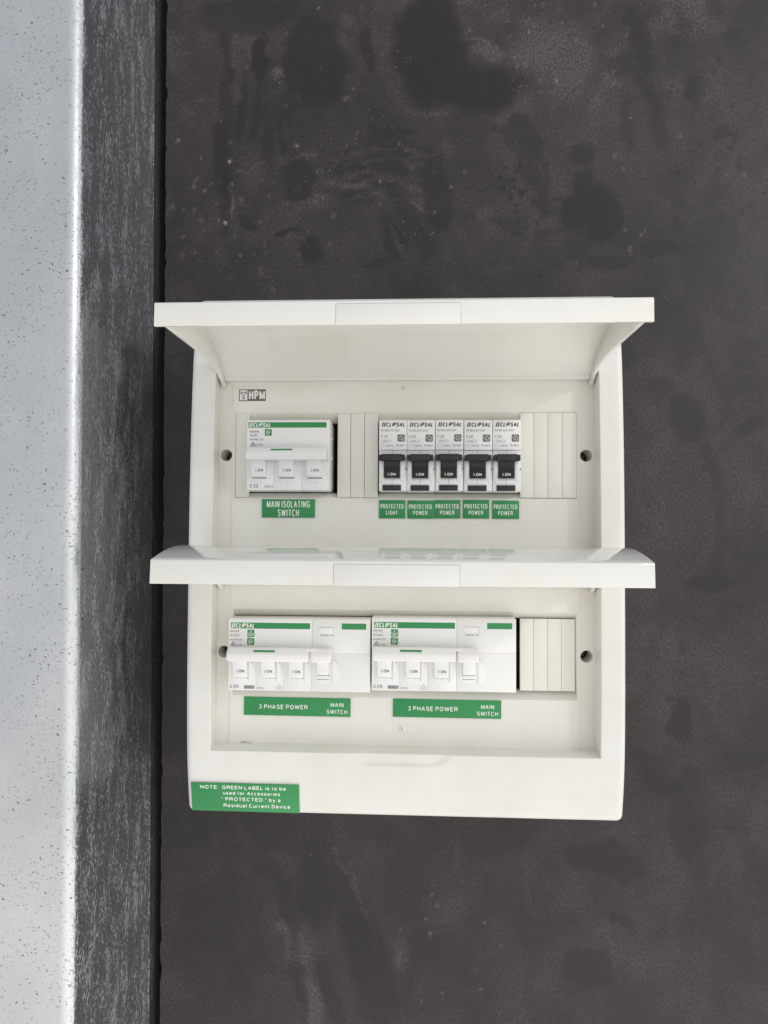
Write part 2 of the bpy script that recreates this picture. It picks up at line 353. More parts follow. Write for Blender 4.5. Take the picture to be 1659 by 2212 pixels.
    def holes(s, outer, inners, h0, h1, mat):
        """plate with holes, front at h1, walls back to h0"""
        t = bmesh.new(); loops = []
        for lp in [outer] + inners:
            vs = [t.verts.new((x * K, -h1 * K, z * K)) for x, z in lp]; loops.append(vs)
            for i in range(len(vs)): t.edges.new((vs[i], vs[(i + 1) % len(vs)]))
        bmesh.ops.triangle_fill(t, edges=t.edges[:], use_beauty=True, use_dissolve=False)
        t.normal_update()
        for f in t.faces:
            if f.normal.y > 0: f.normal_flip()
        for vs in loops:
            bs = [t.verts.new((v.co.x, -h0 * K, v.co.z)) for v in vs]
            for i in range(len(vs)):
                j = (i + 1) % len(vs); t.faces.new((vs[i], vs[j], bs[j], bs[i]))
        t.normal_update()
        s._merge(t, mat)
    def build(s, name, parent=None, loc=None):
        me = bpy.data.meshes.new(name); s.bm.to_mesh(me); s.bm.free()
        for m_ in s.mats: me.materials.append(m_)
        o = bpy.data.objects.new(name, me); C.objects.link(o)
        if parent: o.parent = parent
        if loc: o.location = (loc[0] * K, -loc[2] * K, loc[1] * K)
        return o
def rrect(x0, x1, z0, z1, r, n=5):
    p = []
    for cx, cz, a0 in ((x1 - r, z1 - r, 0), (x0 + r, z1 - r, 90), (x0 + r, z0 + r, 180), (x1 - r, z0 + r, 270)):
        for i in range(n + 1):
            a = math.radians(a0 + 90 * i / n); p.append((cx + r * math.cos(a), cz + r * math.sin(a)))
    return p
def circ(cx, cz, r, n=28): return [(cx + r * math.cos(2 * math.pi * i / n), cz + r * math.sin(2 * math.pi * i / n)) for i in range(n)]
def thing(name, label, cat, x=0, z=0, h=0, group=None):
    o = bpy.data.objects.new(name, None); o.empty_display_size = .01; C.objects.link(o)
    o.location = (x * K, -h * K, z * K); o['label'] = label; o['category'] = cat
    if group: o['group'] = group
    return o

# ------------------------------------------------------------------ setting
mb = MB(); mb.box(-700, 700, -700, 700, -90, -80, M_DARK); rw = mb.build('wall'); rw['kind'] = 'structure'  # black backing sheet, added so the gap beside the panel reads dark

pt = thing('plywood_panel', 'dark brown film-faced plywood sheet with dusty smears behind the white enclosure', 'wall panel', 0, 0, 0)
t_ = MB()
rows = []
random.seed(3)
z = -620.
edge = []
while z <= 620:
    x = -187.5 + (z + 358) / (406 + 358) * -6.5
    chip = random.random() ** 5 * 1.6 + random.uniform(-.12, .12)
    edge.append((x + max(chip, -.1), z)); z += random.uniform(2.0, 7.0)
out = edge + [(520, 620), (520, -620)]
t_.poly(out[::-1], -17, -.35, 'h', M_EDGE)
t_.build('panel_core', pt)

# the film face carries where hands and rain wiped the dust, as two point attributes
rng = np.random.default_rng(5)
def vnoise(x, z, cell, seed):
    g_ = np.random.default_rng(seed).random((96, 96)); X = x / cell + 31.7; Z = z / cell + 47.3
    xi = np.floor(X).astype(int); zi = np.floor(Z).astype(int); fx = X - xi; f_z = Z - zi
    fx = fx * fx * (3 - 2 * fx); f_z = f_z * f_z * (3 - 2 * f_z); q = lambda a, b: g_[a % 96, b % 96]
    return (q(xi, zi) * (1 - fx) + q(xi + 1, zi) * fx) * (1 - f_z) + (q(xi, zi + 1) * (1 - fx) + q(xi + 1, zi + 1) * fx) * f_z
def fbm(x, z, cell, seed, o=4):
    a = 0; w_ = 1; t2 = 0
    for k in range(o): a = a + w_ * vnoise(x, z, cell / 2 ** k, seed + k); t2 += w_; w_ *= .55
    return a / t2
def sstep(v_, a, b):
    u = np.clip((v_ - a) / (b - a), 0, 1); return u * u * (3 - 2 * u)
us = [0, .02] + list(np.arange(1.2, 460, 1.5)) + [500, 600, 705]
zz_ = [-620, -500, -430] + list(np.arange(-385, 425, 1.6)) + [470, 540, 620]
ez = [p[1] for p in edge]; ex = [p[0] for p in edge]
U, Zg = np.meshgrid(np.array(us), np.array(zz_), indexing='ij')
Xg = np.interp(Zg, ez, ex) + .5 + U
wx = Xg + (fbm(Xg, Zg, 34, 11) - .5) * 22 + (fbm(Xg, Zg, 9, 21, 3) - .5) * 5
wz = Zg + (fbm(Xg, Zg, 34, 31) - .5) * 22 + (fbm(Xg, Zg, 9, 41, 3) - .5) * 5
def blobfield(lst, soft):
    acc = np.zeros_like(Xg)
    for x, z, rx, rz, a, s_ in lst:
        ca, sa = math.cos(math.radians(a)), math.sin(math.radians(a))
        dx, dz = wx - x, wz - z; u_, v_ = (dx * ca + dz * sa) / rx, (-dx * sa + dz * ca) / rz
        d_ = np.sqrt(u_ * u_ + v_ * v_); so = soft + rng.uniform(-.25, .1)
        acc = np.maximum(acc, s_ * (1 - sstep(d_, so, 1.18)))
    return acc
def stroke(acc, pts, wd, s_, soft=.4):
    best = np.full_like(Xg, 1e9)
    for (x0, z0), (x1, z1) in zip(pts[:-1], pts[1:]):
        dx, dz = x1 - x0, z1 - z0; u_ = np.clip(((wx - x0) * dx + (wz - z0) * dz) / (dx * dx + dz * dz), 0, 1)
        best = np.minimum(best, np.hypot(wx - x0 - u_ * dx, wz - z0 - u_ * dz))
    return np.maximum(acc, s_ * (1 - sstep(best, wd * soft, wd)))
DK = blobfield(DARKS, .80); LT = blobfield(LIGHTS, .25)
for k in range(5):      # finger swipes across the upper middle
    z0 = 292 - k * 9
    DK = stroke(DK, [(-75 + k * 3, z0 - 3), (-45, z0 + 3), (-15, z0), (18, z0 - 9)], 2.4, .26)
    LT = stroke(LT, [(-70 + k * 3, z0 - 8), (-40, z0 - 1), (-12, z0 - 4), (14, z0 - 13)], 1.0, .2)
for pts, wd, s_ in (([(-120, 385), (-118, 340), (-122, 300)], 6, .4), ([(-150, 380), (-146, 320), (-150, 230)], 7, .45), ([(62, 300), (80, 270), (92, 240)], 8, .45), ([(-16, 250), (-8, 225), (6, 205)], 9, .45),
                    ([(-60, -235), (-48, -270), (-36, -310), (-30, -360)], 12, .4), ([(-105, -240), (-90, -280), (-84, -330)], 6, .35), ([(150, 390), (168, 340), (172, 290)], 8, .35), ([(196, -170), (188, -210), (196, -240)], 10, .3), ([(205, 60), (214, 20), (210, -20)], 8, .25), ([(120, 262), (128, 238), (134, 220)], 9, .5)):
    DK = stroke(DK, pts, wd, s_, .3)
for pts, wd, s_ in (([(-28, 232), (-20, 214), (-11, 204)], 2.6, .9), ([(-12, 356), (20, 362), (60, 357)], 3, .5), ([(-54, -232), (-42, -265), (-30, -300)], 2, .4), ([(-96, -285), (-88, -305)], 6, .45), ([(-80, -320), (-74, -350)], 6, .45), ([(-145, 262), (-140, 240)], 2, .6)):
    LT = stroke(LT, pts, wd, s_, .2)
chalk = sstep(fbm(Xg, Zg, 60, 71), .45, .75) * sstep(Zg, 170, 290) * .38
LT = np.maximum(LT, chalk * sstep(fbm(Xg, Zg, 14, 81), .35, .7))
def dots(acc, n, bx, r0, r1, s0, s1, seed):
    rg = np.random.default_rng(seed)
    for _ in range(n):
        x = rg.normal((bx[0] + bx[1]) / 2, (bx[1] - bx[0]) / 3.4); z = rg.normal((bx[2] + bx[3]) / 2, (bx[3] - bx[2]) / 3.4)
        r = r0 + (r1 - r0) * rg.random() ** 2.5; st_ = rg.uniform(.7, 1.8); s_ = rg.uniform(s0, s1)
        m_ = (np.abs(Xg - x) < r * 3) & (np.abs(Zg - z) < r * 4)
        d_ = np.hypot((Xg[m_] - x), (Zg[m_] - z) / st_) / r
        acc[m_] = np.maximum(acc[m_], s_ * (1 - sstep(d_, .3, 1.2)))
    return acc
DK = dots(DK, 46, (42, 96, 236, 284), 1.1, 2.4, .4, .95, 1); DK = dots(DK, 50, (180, 245, 225, 345), 1.0, 3.4, .3, .7, 2); DK = dots(DK, 30, (60, 130, 190, 240), 1.0, 1.8, .3, .6, 3); DK = dots(DK, 22, (150, 245, -260, 60), 1.2, 4.5, .2, .5, 4)
LT = dots(LT, 60, (-190, -95, 195, 290), 1.0, 3.0, .5, 1.3, 5); LT = dots(LT, 55, (40, 150, 320, 410), 1.0, 2.4, .5, 1.4, 6); LT = dots(LT, 34, (-60, 40, 230, 310), 1.0, 2.2, .5, 1.2, 7); LT = dots(LT, 16, (-150, -40, 300, 400), 1.0, 3., .6, 1.4, 8); LT = dots(LT, 14, (-60, 120, -370, -220), 1.0, 1.6, .6, 1.1, 9); LT = dots(LT, 14, (130, 240, 180, 330), 1.0, 2.4, .4, 1., 10)
nu, nz_ = len(us), len(zz_)
H0 = np.where(U < .01, -.3, 0.)
co = np.stack([Xg, -H0, Zg], -1).reshape(-1, 3) * K
idx = np.arange(nu * nz_).reshape(nu, nz_)
fc = np.stack([idx[:-1, :-1], idx[1:, :-1], idx[1:, 1:], idx[:-1, 1:]], -1).reshape(-1, 4)
me = bpy.data.meshes.new('panel_face'); me.from_pydata(co.tolist(), [], fc.tolist())
for nm, arr in (('wiped', DK), ('dusty', LT)):
    at_ = me.attributes.new(nm, 'FLOAT', 'POINT'); at_.data.foreach_set('value', arr.reshape(-1).astype(np.float32))
me.materials.append(M_PLY)
pf = bpy.data.objects.new('panel_face', me); C.objects.link(pf); pf.parent = pt

col = thing('steel_column', 'galvanised steel channel section standing upright left of the dark panel', 'steel column', -196.5, 0, 0)
cs = []
R_ = 7.5
def arcp(cx, ch, r, a0, a1, n=8): return [(cx + r * math.cos(math.radians(a0 + (a1 - a0) * i / n)), ch + r * math.sin(math.radians(a0 + (a1 - a0) * i / n))) for i in range(n + 1)]
outer_p = [(-260, 118)] + arcp(-198.6 - R_, 118 - R_, R_, 90, 0) + [(-196.6, 9), (-196.1, 7.6), (-196.3, 6), (-196.2, 0), (-196.2, -38)]
inner_p = [(-198.2, -38), (-198.2, 0)] + [(x, h) for x, h in arcp(-198.6 - R_, 118 - R_, R_ - 2, 0, 90)] + [(-260, 116)]
t = bmesh.new()
prof = outer_p + inner_p
N = 60
ring = []
for k in range(N + 1):
    zz = -620 + 1240 * k / N
    ring.append([t.verts.new(((x + 196.5) * K, -h * K, zz * K)) for x, h in prof])
for k in range(N):
    for i in range(len(prof)):
        j = (i + 1) % len(prof); t.faces.new((ring[k][i], ring[k][j], ring[k + 1][j], ring[k + 1][i]))
t.faces.new(ring[0]); t.faces.new(ring[-1][::-1])
bmesh.ops.recalc_face_normals(t, faces=t.faces)
m_ = MB(); m_._merge(t, M_GALV, 25); so = m_.build('channel_section', col)
col.rotation_euler = (0, math.radians(-.58), 0)

# ------------------------------------------------------------------ enclosure
XL, XR, ZB, ZT = -148.0, 128.0, -179.5, 156.0
RX0, RX1, RZ0, RZ1 = -132.0, 112.6, -138.0, 108.0
FL = 54.0                                     # floor of the recess
PR = [(-180, 63.0), (-160, 67.3), (-138, 70.2), (-100, 72), (-50, 72.6), (20, 72.4), (70, 71), (108, 68.6), (130, 65.5), (146, 61), (157, 56)]
def fz(z):
    for i in range(len(PR) - 1):
        if z <= PR[i + 1][0] or i == len(PR) - 2:
            z0, h0 = PR[i]; z1, h1 = PR[i + 1]
            m0 = (PR[i + 1][1] - PR[max(i - 1, 0)][1]) / (PR[i + 1][0] - PR[max(i - 1, 0)][0])
            k = min(i + 2, len(PR) - 1); m1 = (PR[k][1] - h0) / (PR[k][0] - z0)
            u = (z - z0) / (z1 - z0); d = z1 - z0
            return (2*u**3-3*u**2+1)*h0 + (u**3-2*u**2+u)*d*m0 + (-2*u**3+3*u**2)*h1 + (u**3-u**2)*d*m1
enc = thing('distribution_board', 'white plastic surface-mounted switchboard enclosure with two flip-up lids open', 'switchboard', -10, -12, 0)
def notch(x, z):
    # shallow finger scoop below the recess, centre x=-11, flat trapezoid with soft ends
    if z > RZ0 + .01 or z < RZ0 - 12: return 0.
    dep = RZ0 - z
    wdt = 31.5 - 9 * min(dep / 7.5, 1) ** 1.3
    a = min(max((wdt + 2 - abs(x + 11)) / 6, 0), 1); a = a * a * (3 - 2 * a)
    b_ = min(max((8.0 - dep) / 1.8, 0), 1); b_ = b_ * b_ * (3 - 2 * b_)
    return 1.1 * a * b_
def lin(a, b, st):
    n = max(1, round((b - a) / st)); return [a + (b - a) * i / n for i in range(n + 1)]
CR = 4.0
offs = [CR * (1 - math.cos(math.radians(a))) for a in (0, 15, 30, 45, 60, 75, 90)]
def dedup(l):
    o = []
    for q in sorted(l):
        if not o or abs(q - o[-1]) > .01: o.append(q)
    return o
xs = dedup([XL + o for o in offs] + lin(XL + CR, RX0 - .8, 4) + [RX0 - .4, RX0] + lin(RX0, RX1, 2.2) + [RX1 + .4, RX1 + .8] + lin(RX1 + .8, XR - CR, 4) + [XR - o for o in offs])
zs = dedup([ZB + o for o in offs] + lin(ZB + CR, RZ0 - 13, 5) + lin(RZ0 - 13, RZ0, 1.0) + [RZ0 - .4] + lin(RZ0, RZ1, 8) + [RZ1 + .4] + lin(RZ1 + .8, ZT - CR, 5) + [ZT - o for o in offs])
def fall(d):  # edge rounding by distance from an outer edge
    if d >= CR: return 0
    return CR - math.sqrt(max(CR * CR - (CR - d) ** 2, 0))
def face_h(x, z):
    dx = min(x - XL, XR - x); dz = min(z - ZB, ZT - z)
    q = math.hypot(max(CR - dx, 0), max(CR - dz, 0))
    f = CR - math.sqrt(max(CR * CR - q * q, 0)) if q < CR else CR + (q - CR) * .0
    h = fz(z) - f * .8 - notch(x, z)
    # tiny softened lip round the opening
    ix = max(RX0 - x, x - RX1, 0); iz = max(RZ0 - z, z - RZ1, 0); di = max(ix, iz)
    if di < .5: h -= .45 * (1 - di / .4 if di < .4 else 0)
    return h
def corner(x, z):
    # round the outline in plan with radius CR
    cx = XL + CR if x < XL + CR else (XR - CR if x > XR - CR else None)
    cz = ZB + CR if z < ZB + CR else (ZT - CR if z > ZT - CR else None)
    if cx is None or cz is None: return x, z
    dx, dz = x - cx, z - cz; m_ = max(abs(dx), abs(dz)); r = math.hypot(dx, dz)
    if r < 1e-9: return x, z
    return cx + dx * m_ / r, cz + dz * m_ / r
t = bmesh.new(); grid = {}
for i, x in enumerate(xs):
    for j, z in enumerate(zs):
        if RX0 + .01 < x < RX1 - .01 and RZ0 + .01 < z < RZ1 - .01: continue
        X, Z = corner(x, z)
        grid[i, j] = t.verts.new((X * K, -face_h(X, Z) * K, Z * K))
for i in range(len(xs) - 1):
    for j in range(len(zs) - 1):
        cx, cz = (xs[i] + xs[i+1]) / 2, (zs[j] + zs[j+1]) / 2
        if RX0 < cx < RX1 and RZ0 < cz < RZ1: continue
        t.faces.new((grid[i, j], grid[i+1, j], grid[i+1, j+1], grid[i, j+1]))
# outer skirt, slightly drafted
per = [(i, 0) for i in range(len(xs))] + [(len(xs)-1, j) for j in range(1, len(zs))] + [(i, len(zs)-1) for i in range(len(xs)-2, -1, -1)] + [(0, j) for j in range(len(zs)-2, 0, -1)]
bot = []
for q in per:
    v = grid[q].co; bot.append(t.verts.new((v.x * .996 - 0 * K, -34 * K, v.z * .996)))
for a in range(len(per)):
    b = (a + 1) % len(per); t.faces.new((grid[per[a]], bot[a], bot[b], grid[per[b]]))
# walls of the opening
i0 = xs.index(min(xs, key=lambda q: abs(q - RX0))); i1 = xs.index(min(xs, key=lambda q: abs(q - RX1)))
j0 = zs.index(min(zs, key=lambda q: abs(q - RZ0))); j1 = zs.index(min(zs, key=lambda q: abs(q - RZ1)))
per = [(i, j0) for i in range(i0, i1 + 1)] + [(i1, j) for j in range(j0 + 1, j1 + 1)] + [(i, j1) for i in range(i1 - 1, i0 - 1, -1)] + [(i0, j) for j in range(j1 - 1, j0, -1)]
bot = []
for q in per:
    v = grid[q].co; x, z = v.x / K, v.z / K
    bot.append(t.verts.new(((x + (-1.2 if x < -11 else .3) * (1 if abs(x - RX0) < .1 or abs(x - RX1) < .1 else 0)) * K, -(FL - 1) * K, v.z + (.8 * K if abs(z - RZ0) < .1 else 0))))
for a in range(len(per)):
    b = (a + 1) % len(per); t.faces.new((grid[per[a]], grid[per[b]], bot[b], bot[a]))
bmesh.ops.recalc_face_normals(t, faces=t.faces)
if sum(f.normal.y for f in t.faces if f.calc_area() > 0) > 0: bmesh.ops.reverse_faces(t, faces=t.faces)
mb = MB(); mb._merge(t, M_COVER, 34)
def epart(mb_, name, label=None):
    o = mb_.build(name, enc); o.location = (10 * K, 0, 12 * K)
    if label: o['label'] = label
    return o
epart(mb, 'front_cover')
mb = MB(); mb.box(XL + 3, XR - 3, ZB + 3, ZT - 3, 1, 33.5, M_COVER, 2); epart(mb, 'back_box')

# recess floor with the two slots and four screw holes
HOLES = [(-128.6, 51.9), (108.0, 51.6), (-128.7, -78.2), (107.9, -78.2)]
mb = MB()
UO, UI = (-122.3, 101.8, 23.4, 79.9), (-121.9, 101.4, 27.0, 73.9)
LO, LI = (-122.3, 101.8, -106.4, -49.7), (-121.9, 101.4, -101.6, -54.2)
def rc(q): return [(q[0], q[2]), (q[1], q[2]), (q[1], q[3]), (q[0], q[3])]
EX0, EX1 = -124.2, 103.0
mb.holes([(RX0 - 3, RZ0 - 2), (RX1 + 2, RZ0 - 2), (RX1 + 2, RZ1 + 2), (RX0 - 3, RZ1 + 2)],
         [circ(x, z, 3.95) for x, z in HOLES] + [[(EX0 + 1, RZ0 - .5), (EX1 - 1, RZ0 - .5), (EX1 - 1, RZ1 + .5), (EX0 + 1, RZ1 + .5)]], FL - 3, FL + .3, M_FLOOR)
for x, z in HOLES:   # bored tubes with a screw at the bottom
    t = bmesh.new(); a = [t.verts.new((p[0] * K, -(FL + .3) * K, p[1] * K)) for p in circ(x, z, 3.95)]; b = [t.verts.new((p[0] * K, -(FL - 17) * K, p[1] * K)) for p in circ(x, z, 3.7)]
    for i in range(28): t.faces.new((a[i], a[(i+1) % 28], b[(i+1) % 28], b[i]))
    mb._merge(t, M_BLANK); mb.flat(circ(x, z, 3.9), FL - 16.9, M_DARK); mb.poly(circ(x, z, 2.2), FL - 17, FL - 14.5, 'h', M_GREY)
mb.holes([(EX0, RZ0 - .2), (EX1, RZ0 - .2), (EX1, RZ1), (EX0, RZ1)], [rc(UO), rc(LO)], FL - 1, FL + 1, M_FLOOR)
for O, I in ((UO, UI), (LO, LI)):    # sloped slot surround
    t = bmesh.new(); a = [t.verts.new((x * K, -(FL + .9) * K, z * K)) for x, z in rc(O)]; b = [t.verts.new((x * K, -(FL - 3.4) * K, z * K)) for x, z in rc(I)]; c = [t.verts.new((x * K, -(FL - 9) * K, z * K)) for x, z in rc(I)]
    for i in range(4):
        j = (i+1) % 4; t.faces.new((a[i], a[j], b[j], b[i])); t.faces.new((b[i], b[j], c[j], c[i]))
    mb._merge(t, M_FLOOR)
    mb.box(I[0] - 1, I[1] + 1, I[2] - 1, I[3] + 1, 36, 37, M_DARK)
# moulded marks: name field, screw bosses
mb.box(-124.2, -56, 85.2, 98.4, FL + .5, FL + 1.25, M_FLOOR, .25, 2)
for zz in (95.6, -125.9):
    mb.poly(circ(-10.7, zz, 2.5), FL + .5, FL + 1.35, 'h', M_FLOOR, .2)
    mb.poly(circ(-10.7, zz, 1.5), FL + .6, FL + 1.7, 'h', M_FLOOR, .2)
    mb.box(-11.0, -10.4, zz - .9, zz + .9, FL + .6, FL + 1.75, M_LGREY)
# faint pinstripe groove
mb.box(-105, 95, RZ0 + .6, RZ0 + 1.3, FL + .2, FL + 1.2, M_FLOOR, .2, 2)
epart(mb, 'escutcheon')

# stray fibre on the floor of the recess
mb = MB()
mb.line([(-112.4, -136.0), (-114.6, -136.5), (-116.5, -137.0), (-113, -137.1), (-108.9, -137.2)], .22, FL + 1.3, M_GREY)
epart(mb, 'stray_fibre')

# logo: socket face beside three block letters
mb = MB(); H_ = FL + 1.3
mb.rbox(-120.3, -102.2, 87.9, 95.7, .3, FL + 1.0, H_, M_GREY)
mb.flat(rrect(-119.7, -114.6, 88.5, 95.1, .3), H_ + .03, M_BLANK)
mb.line([(-118.9, 92.6), (-117.7, 93.8)], .7, H_ + .06, M_GREY); mb.line([(-115.4, 92.6), (-116.6, 93.8)], .7, H_ + .06, M_GREY)
mb.line([(-117.15, 89.6), (-117.15, 91.6)], 1.5, H_ + .06, M_GREY); mb.line([(-117.15, 89.9), (-117.15, 91.4)], .55, H_ + .09, M_BLANK)
mb.line([(-118.9, 92.6), (-118.9, 94.3)], .35, H_ + .06, M_GREY); mb.line([(-115.4, 92.6), (-115.4, 94.3)], .35, H_ + .06, M_GREY)
mb.text('HPM', -113.6, -102.7, 88.7, 6.2, H_ + .04, M_BLANK, .04, gap=.12)
epart(mb, 'logo')

# blanking strips
def blank(x0, x1, z0, z1, h):
    b = MB(); b.box(x0 + .07, x1 - .07, z0, z1, h - 3, h, M_BLANK, .32, 2); return epart(b, 'blanking_strip')
for a, b in ((-121.8, -112.6), (-54.0, -45.4), (-45.3, -36.3), (-36.2, -27.3), (65.3, 74.1), (74.1, 83.1), (83.1, 92.2), (92.2, 101.5)):
    blank(a, b, 24.0, 79.3 if a > -120 else 79.8, FL + 2.0 + random.uniform(-.15, .15))
for a, b in ((65.6, 74.2), (74.2, 83.2), (83.2, 92.1), (92.1, 100.9)):
    blank(a, b, -101.0, -54.5, FL - 1.4)

# lids -----------------------------------------------------------------
OUTL = [(57, -31.5), (62, -27.5), (70, -22.3), (80, -17.0), (90, -12.8), (100, -9.6), (110, -7.6), (118, -6.9), (126, -6.9), (134, -7.4), (142, -8.3), (150, -9.5), (157, -10.9), (163, -12.3), (167.4, -13.35), (167.9, -13.75), (168.6, -25.6)]
INNL = [(166.4, -25.6), (165.9, -16.2), (165.2, -15.2), (157, -13.1), (150, -11.7), (142, -10.5), (134, -9.6), (126, -9.1), (118, -9.1), (110, -9.8), (100, -11.8), (90, -15.0), (80, -19.2), (70, -24.5), (62, -30), (58.5, -33)]
ARM = [(166, -24.8), (150, -25.3), (130, -25.6), (110, -26.0), (95, -27.0), (80, -28.6), (70, -31.0), (63, -34.0), (59, -36.5), (56.2, -37.6), (54.8, -37.0), (54.6, -34.8), (56, -32.5), (62, -28.6), (70, -23.4), (80, -18.1), (90, -13.9), (100, -10.7), (110, -8.7), (118, -8.0), (126, -8.0), (134, -8.5), (142, -9.4), (150, -10.6), (157, -12), (164.5, -14.0)]
def lid(label, x0, x1, dz, rot, hinge=(57, -33), dh=0):
    ca, sa = math.cos(rot), math.sin(rot)
    def T(p):
        h, z = p[0] - hinge[0], p[1] - hinge[1]
        return (hinge[0] + h * ca - z * sa + dh * 0, hinge[1] + h * sa + z * ca + dz)
    m_ = MB()
    m_.poly([T(p) for p in OUTL + INNL], x0, x1, 'x', M_LID, .35, 2, 20)
    for a, b in ((-131.2, -128.8), (109.4, 111.8)):
        m_.poly([T(p) for p in ARM], a, b, 'x', M_LID, .5, 3, 20)
    # hinge bead along the back
    m_.poly([T(p) for p in [(56, -33.6), (60.5, -33.6), (60.5, -30.5), (56, -30.5)]], -128.6, 109.2, 'x', M_LID, .6)
    o = epart(m_, 'lid', label)
    g_ = MB()
    gx = (x0 + x1) / 2 - .8
    g_.poly([T(p) for p in [(167.9, -15.0), (168.22, -15.0), (168.80, -25.8), (167.6, -25.9)]], gx - 31.2, gx + 31.2, 'x', M_LID, .18, 2)
    for xx in (gx - 31.35, gx + 31.35):  # grey strips painted in for the groove shade round the grip
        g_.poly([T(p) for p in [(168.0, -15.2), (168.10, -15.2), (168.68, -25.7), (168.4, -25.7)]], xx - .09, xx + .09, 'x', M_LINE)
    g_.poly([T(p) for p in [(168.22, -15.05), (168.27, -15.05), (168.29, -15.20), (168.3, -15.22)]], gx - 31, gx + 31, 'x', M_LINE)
    q = g_.build('finger_grip', o)
    return o
lid('raised upper lid of the enclosure', -135.2, 114.8, 134.2, math.radians(-1.9))
lid('raised lower lid of the enclosure', -135.4, 114.6, 0, 0)
# bar between the two openings, the hinge sits on it
mb = MB(); mb.box(RX0 + .9, RX1 - .9, -29.5, -11.5, FL - 1.5, 69.5, M_COVER, .8); epart(mb, 'cross_bar')
mb = MB(); mb.box(RX0 + 5, RX1 - 5, 102.0, 107, FL - 1, FL + 6, M_COVER, .5); epart(mb, 'hinge_strip')

# engraved labels ------------------------------------------------------
def plate(label, x0, x1, z0, z1, lines, h=FL + 1.0, tilt=0., th=.9, rx=0.):
    cx, cz = (x0 + x1) / 2, (z0 + z1) / 2
    m_ = MB(); W, Hh = x1 - x0, z1 - z0
    m_.box(-W / 2, W / 2, -Hh / 2, Hh / 2, -.05, th, M_ENG, .12, 2)
    for s, a, b, zz, cap, bo in lines:     # fractions of the plate
        m_.text(s, -W / 2 + a * W, -W / 2 + b * W, -Hh / 2 + zz * Hh, cap, th + .01, M_WTXT, bo, 0, .12)
    o = m_.build('engraved_label', enc); o['label'] = label
    o.location = ((cx + 10) * K, -h * K, (cz + 12) * K); o.rotation_euler = (rx, math.radians(tilt), 0)
    return o
plate('green engraved label MAIN ISOLATING SWITCH under the three-pole breaker', -103.9, -68.7, 10.5, 22.5,
      [('MAIN ISOLATING', .09, .905, .545, 4.6, .012), ('SWITCH', .30, .70, .06, 4.7, .012)])
PX = [(-26.4, -9.2, 10.3, 22.2, 'LIGHT'), (-7.8, 9.2, 10.2, 22.0, 'POWER'), (9.6, 26.7, 10.4, 22.3, 'POWER'), (28.3, 45.3, 10.4, 22.5, 'POWER'), (47.3, 64.6, 10.3, 22.1, 'POWER')]
for i, (a, b, c, d, s) in enumerate(PX):
    lb = 'green engraved label PROTECTED LIGHT' if i == 0 else 'green engraved label PROTECTED POWER under the %s small breaker' % ('second', 'third', 'fourth', 'fifth')[i - 1]
    plate(lb, a, b, c, d, [('PROTECTED', .055, .935, .53, 3.0, .016), (s, .27 if s == 'LIGHT' else .22, .71 if s == 'LIGHT' else .77, .19, 2.9, .016)],
          h=FL + 1.0 + (.08 if i == 2 else 0), tilt=(0, .3, -.2, .1, .2)[i])
for lb, a, b, c, d, t1, t2 in (('green engraved label 3 PHASE POWER MAIN SWITCH, the left one', -114.4, -44.3, -119.0, -107.2, .141, .60), ('green engraved label 3 PHASE POWER MAIN SWITCH, the right one', -16.6, 53.1, -118.5, -106.9, .138, .60)):
    plate(lb, a, b, c, d, [('3 PHASE POWER', t1, t2, .36, 2.9, .012), ('MAIN', .815, .935, .53, 2.75, .012), ('SWITCH', .777, .97, .15, 2.75, .012)], tilt=.15)
zc = -168.6; sl = (fz(-159) - fz(-178)) / 19
plate('green engraved note label at the bottom left corner of the cover', -145.0, -75.6, -178.2, -158.9,
      [('NOTE:', .085, .258, .80, 2.55, .016), ('GREEN LABEL is to be', .29, .88, .80, 2.55, .016), ('used for Accessories', .295, .825, .60, 2.5, .016),
       ('" PROTECTED " by a', .28, .828, .38, 2.55, .016), ('Residual Current Device', .297, .915, .15, 2.55, .016)],
      h=fz(-168.6) + .15, rx=math.atan(sl), tilt=.2)

# ------------------------------------------------------------------ breakers
def clipsal(m_, x0, x1, z0, cap, h, mat):
    W = x1 - x0
    for k in range(2):
        xx = x0 + k * W * .085; s = cap * .22
        m_.flat([(xx, z0), (xx + W * .055, z0), (xx + W * .055 + s, z0 + cap), (xx + s, z0 + cap)], h, mat)
    m_.text('CLIPSAL', x0 + W * .175, x1, z0, cap, h, mat, .055, .22, gap=.10)
def rcm(m_, x0, x1, z0, z1, h, mat=None):
    mat = mat or M_GREY; c = (x0 + x1) / 2
    m_.line([(x0, z0), (x1, z0), (c, z1)], .28, h, mat, True)
    cz = z0 + (z1 - z0) * .36; r = (z1 - z0) * .26
    m_.line([(c + r * math.cos(a), cz + r * math.sin(a)) for a in [math.radians(q) for q in range(-30, 300, 40)]], .24, h + .02, mat)
    m_.line([(c - r * .4, cz), (c, cz - r * .4), (c + r * .9, cz + r * .8)], .24, h + .03, mat)
def plug_icon(m_, x0, x1, z0, z1, h):
    m_.rbox(x0, x1, z0, z1, .6, h - .1, h + .04, M_GREEN)
    W, Q = x1 - x0, z1 - z0
    P = lambda l: [(x0 + a * W, z0 + b * Q) for a, b in l]
    m_.line(P([(.86, .86), (.6, .9), (.36, .78), (.2, .55), (.22, .28), (.42, .12), (.5, .2), (.42, .34), (.34, .5), (.44, .64)]), .26, h + .07, M_WTXT)
    m_.line(P([(.5, .72), (.62, .62), (.8, .5), (.68, .42), (.5, .5), (.56, .34), (.7, .26)]), .26, h + .08, M_WTXT)
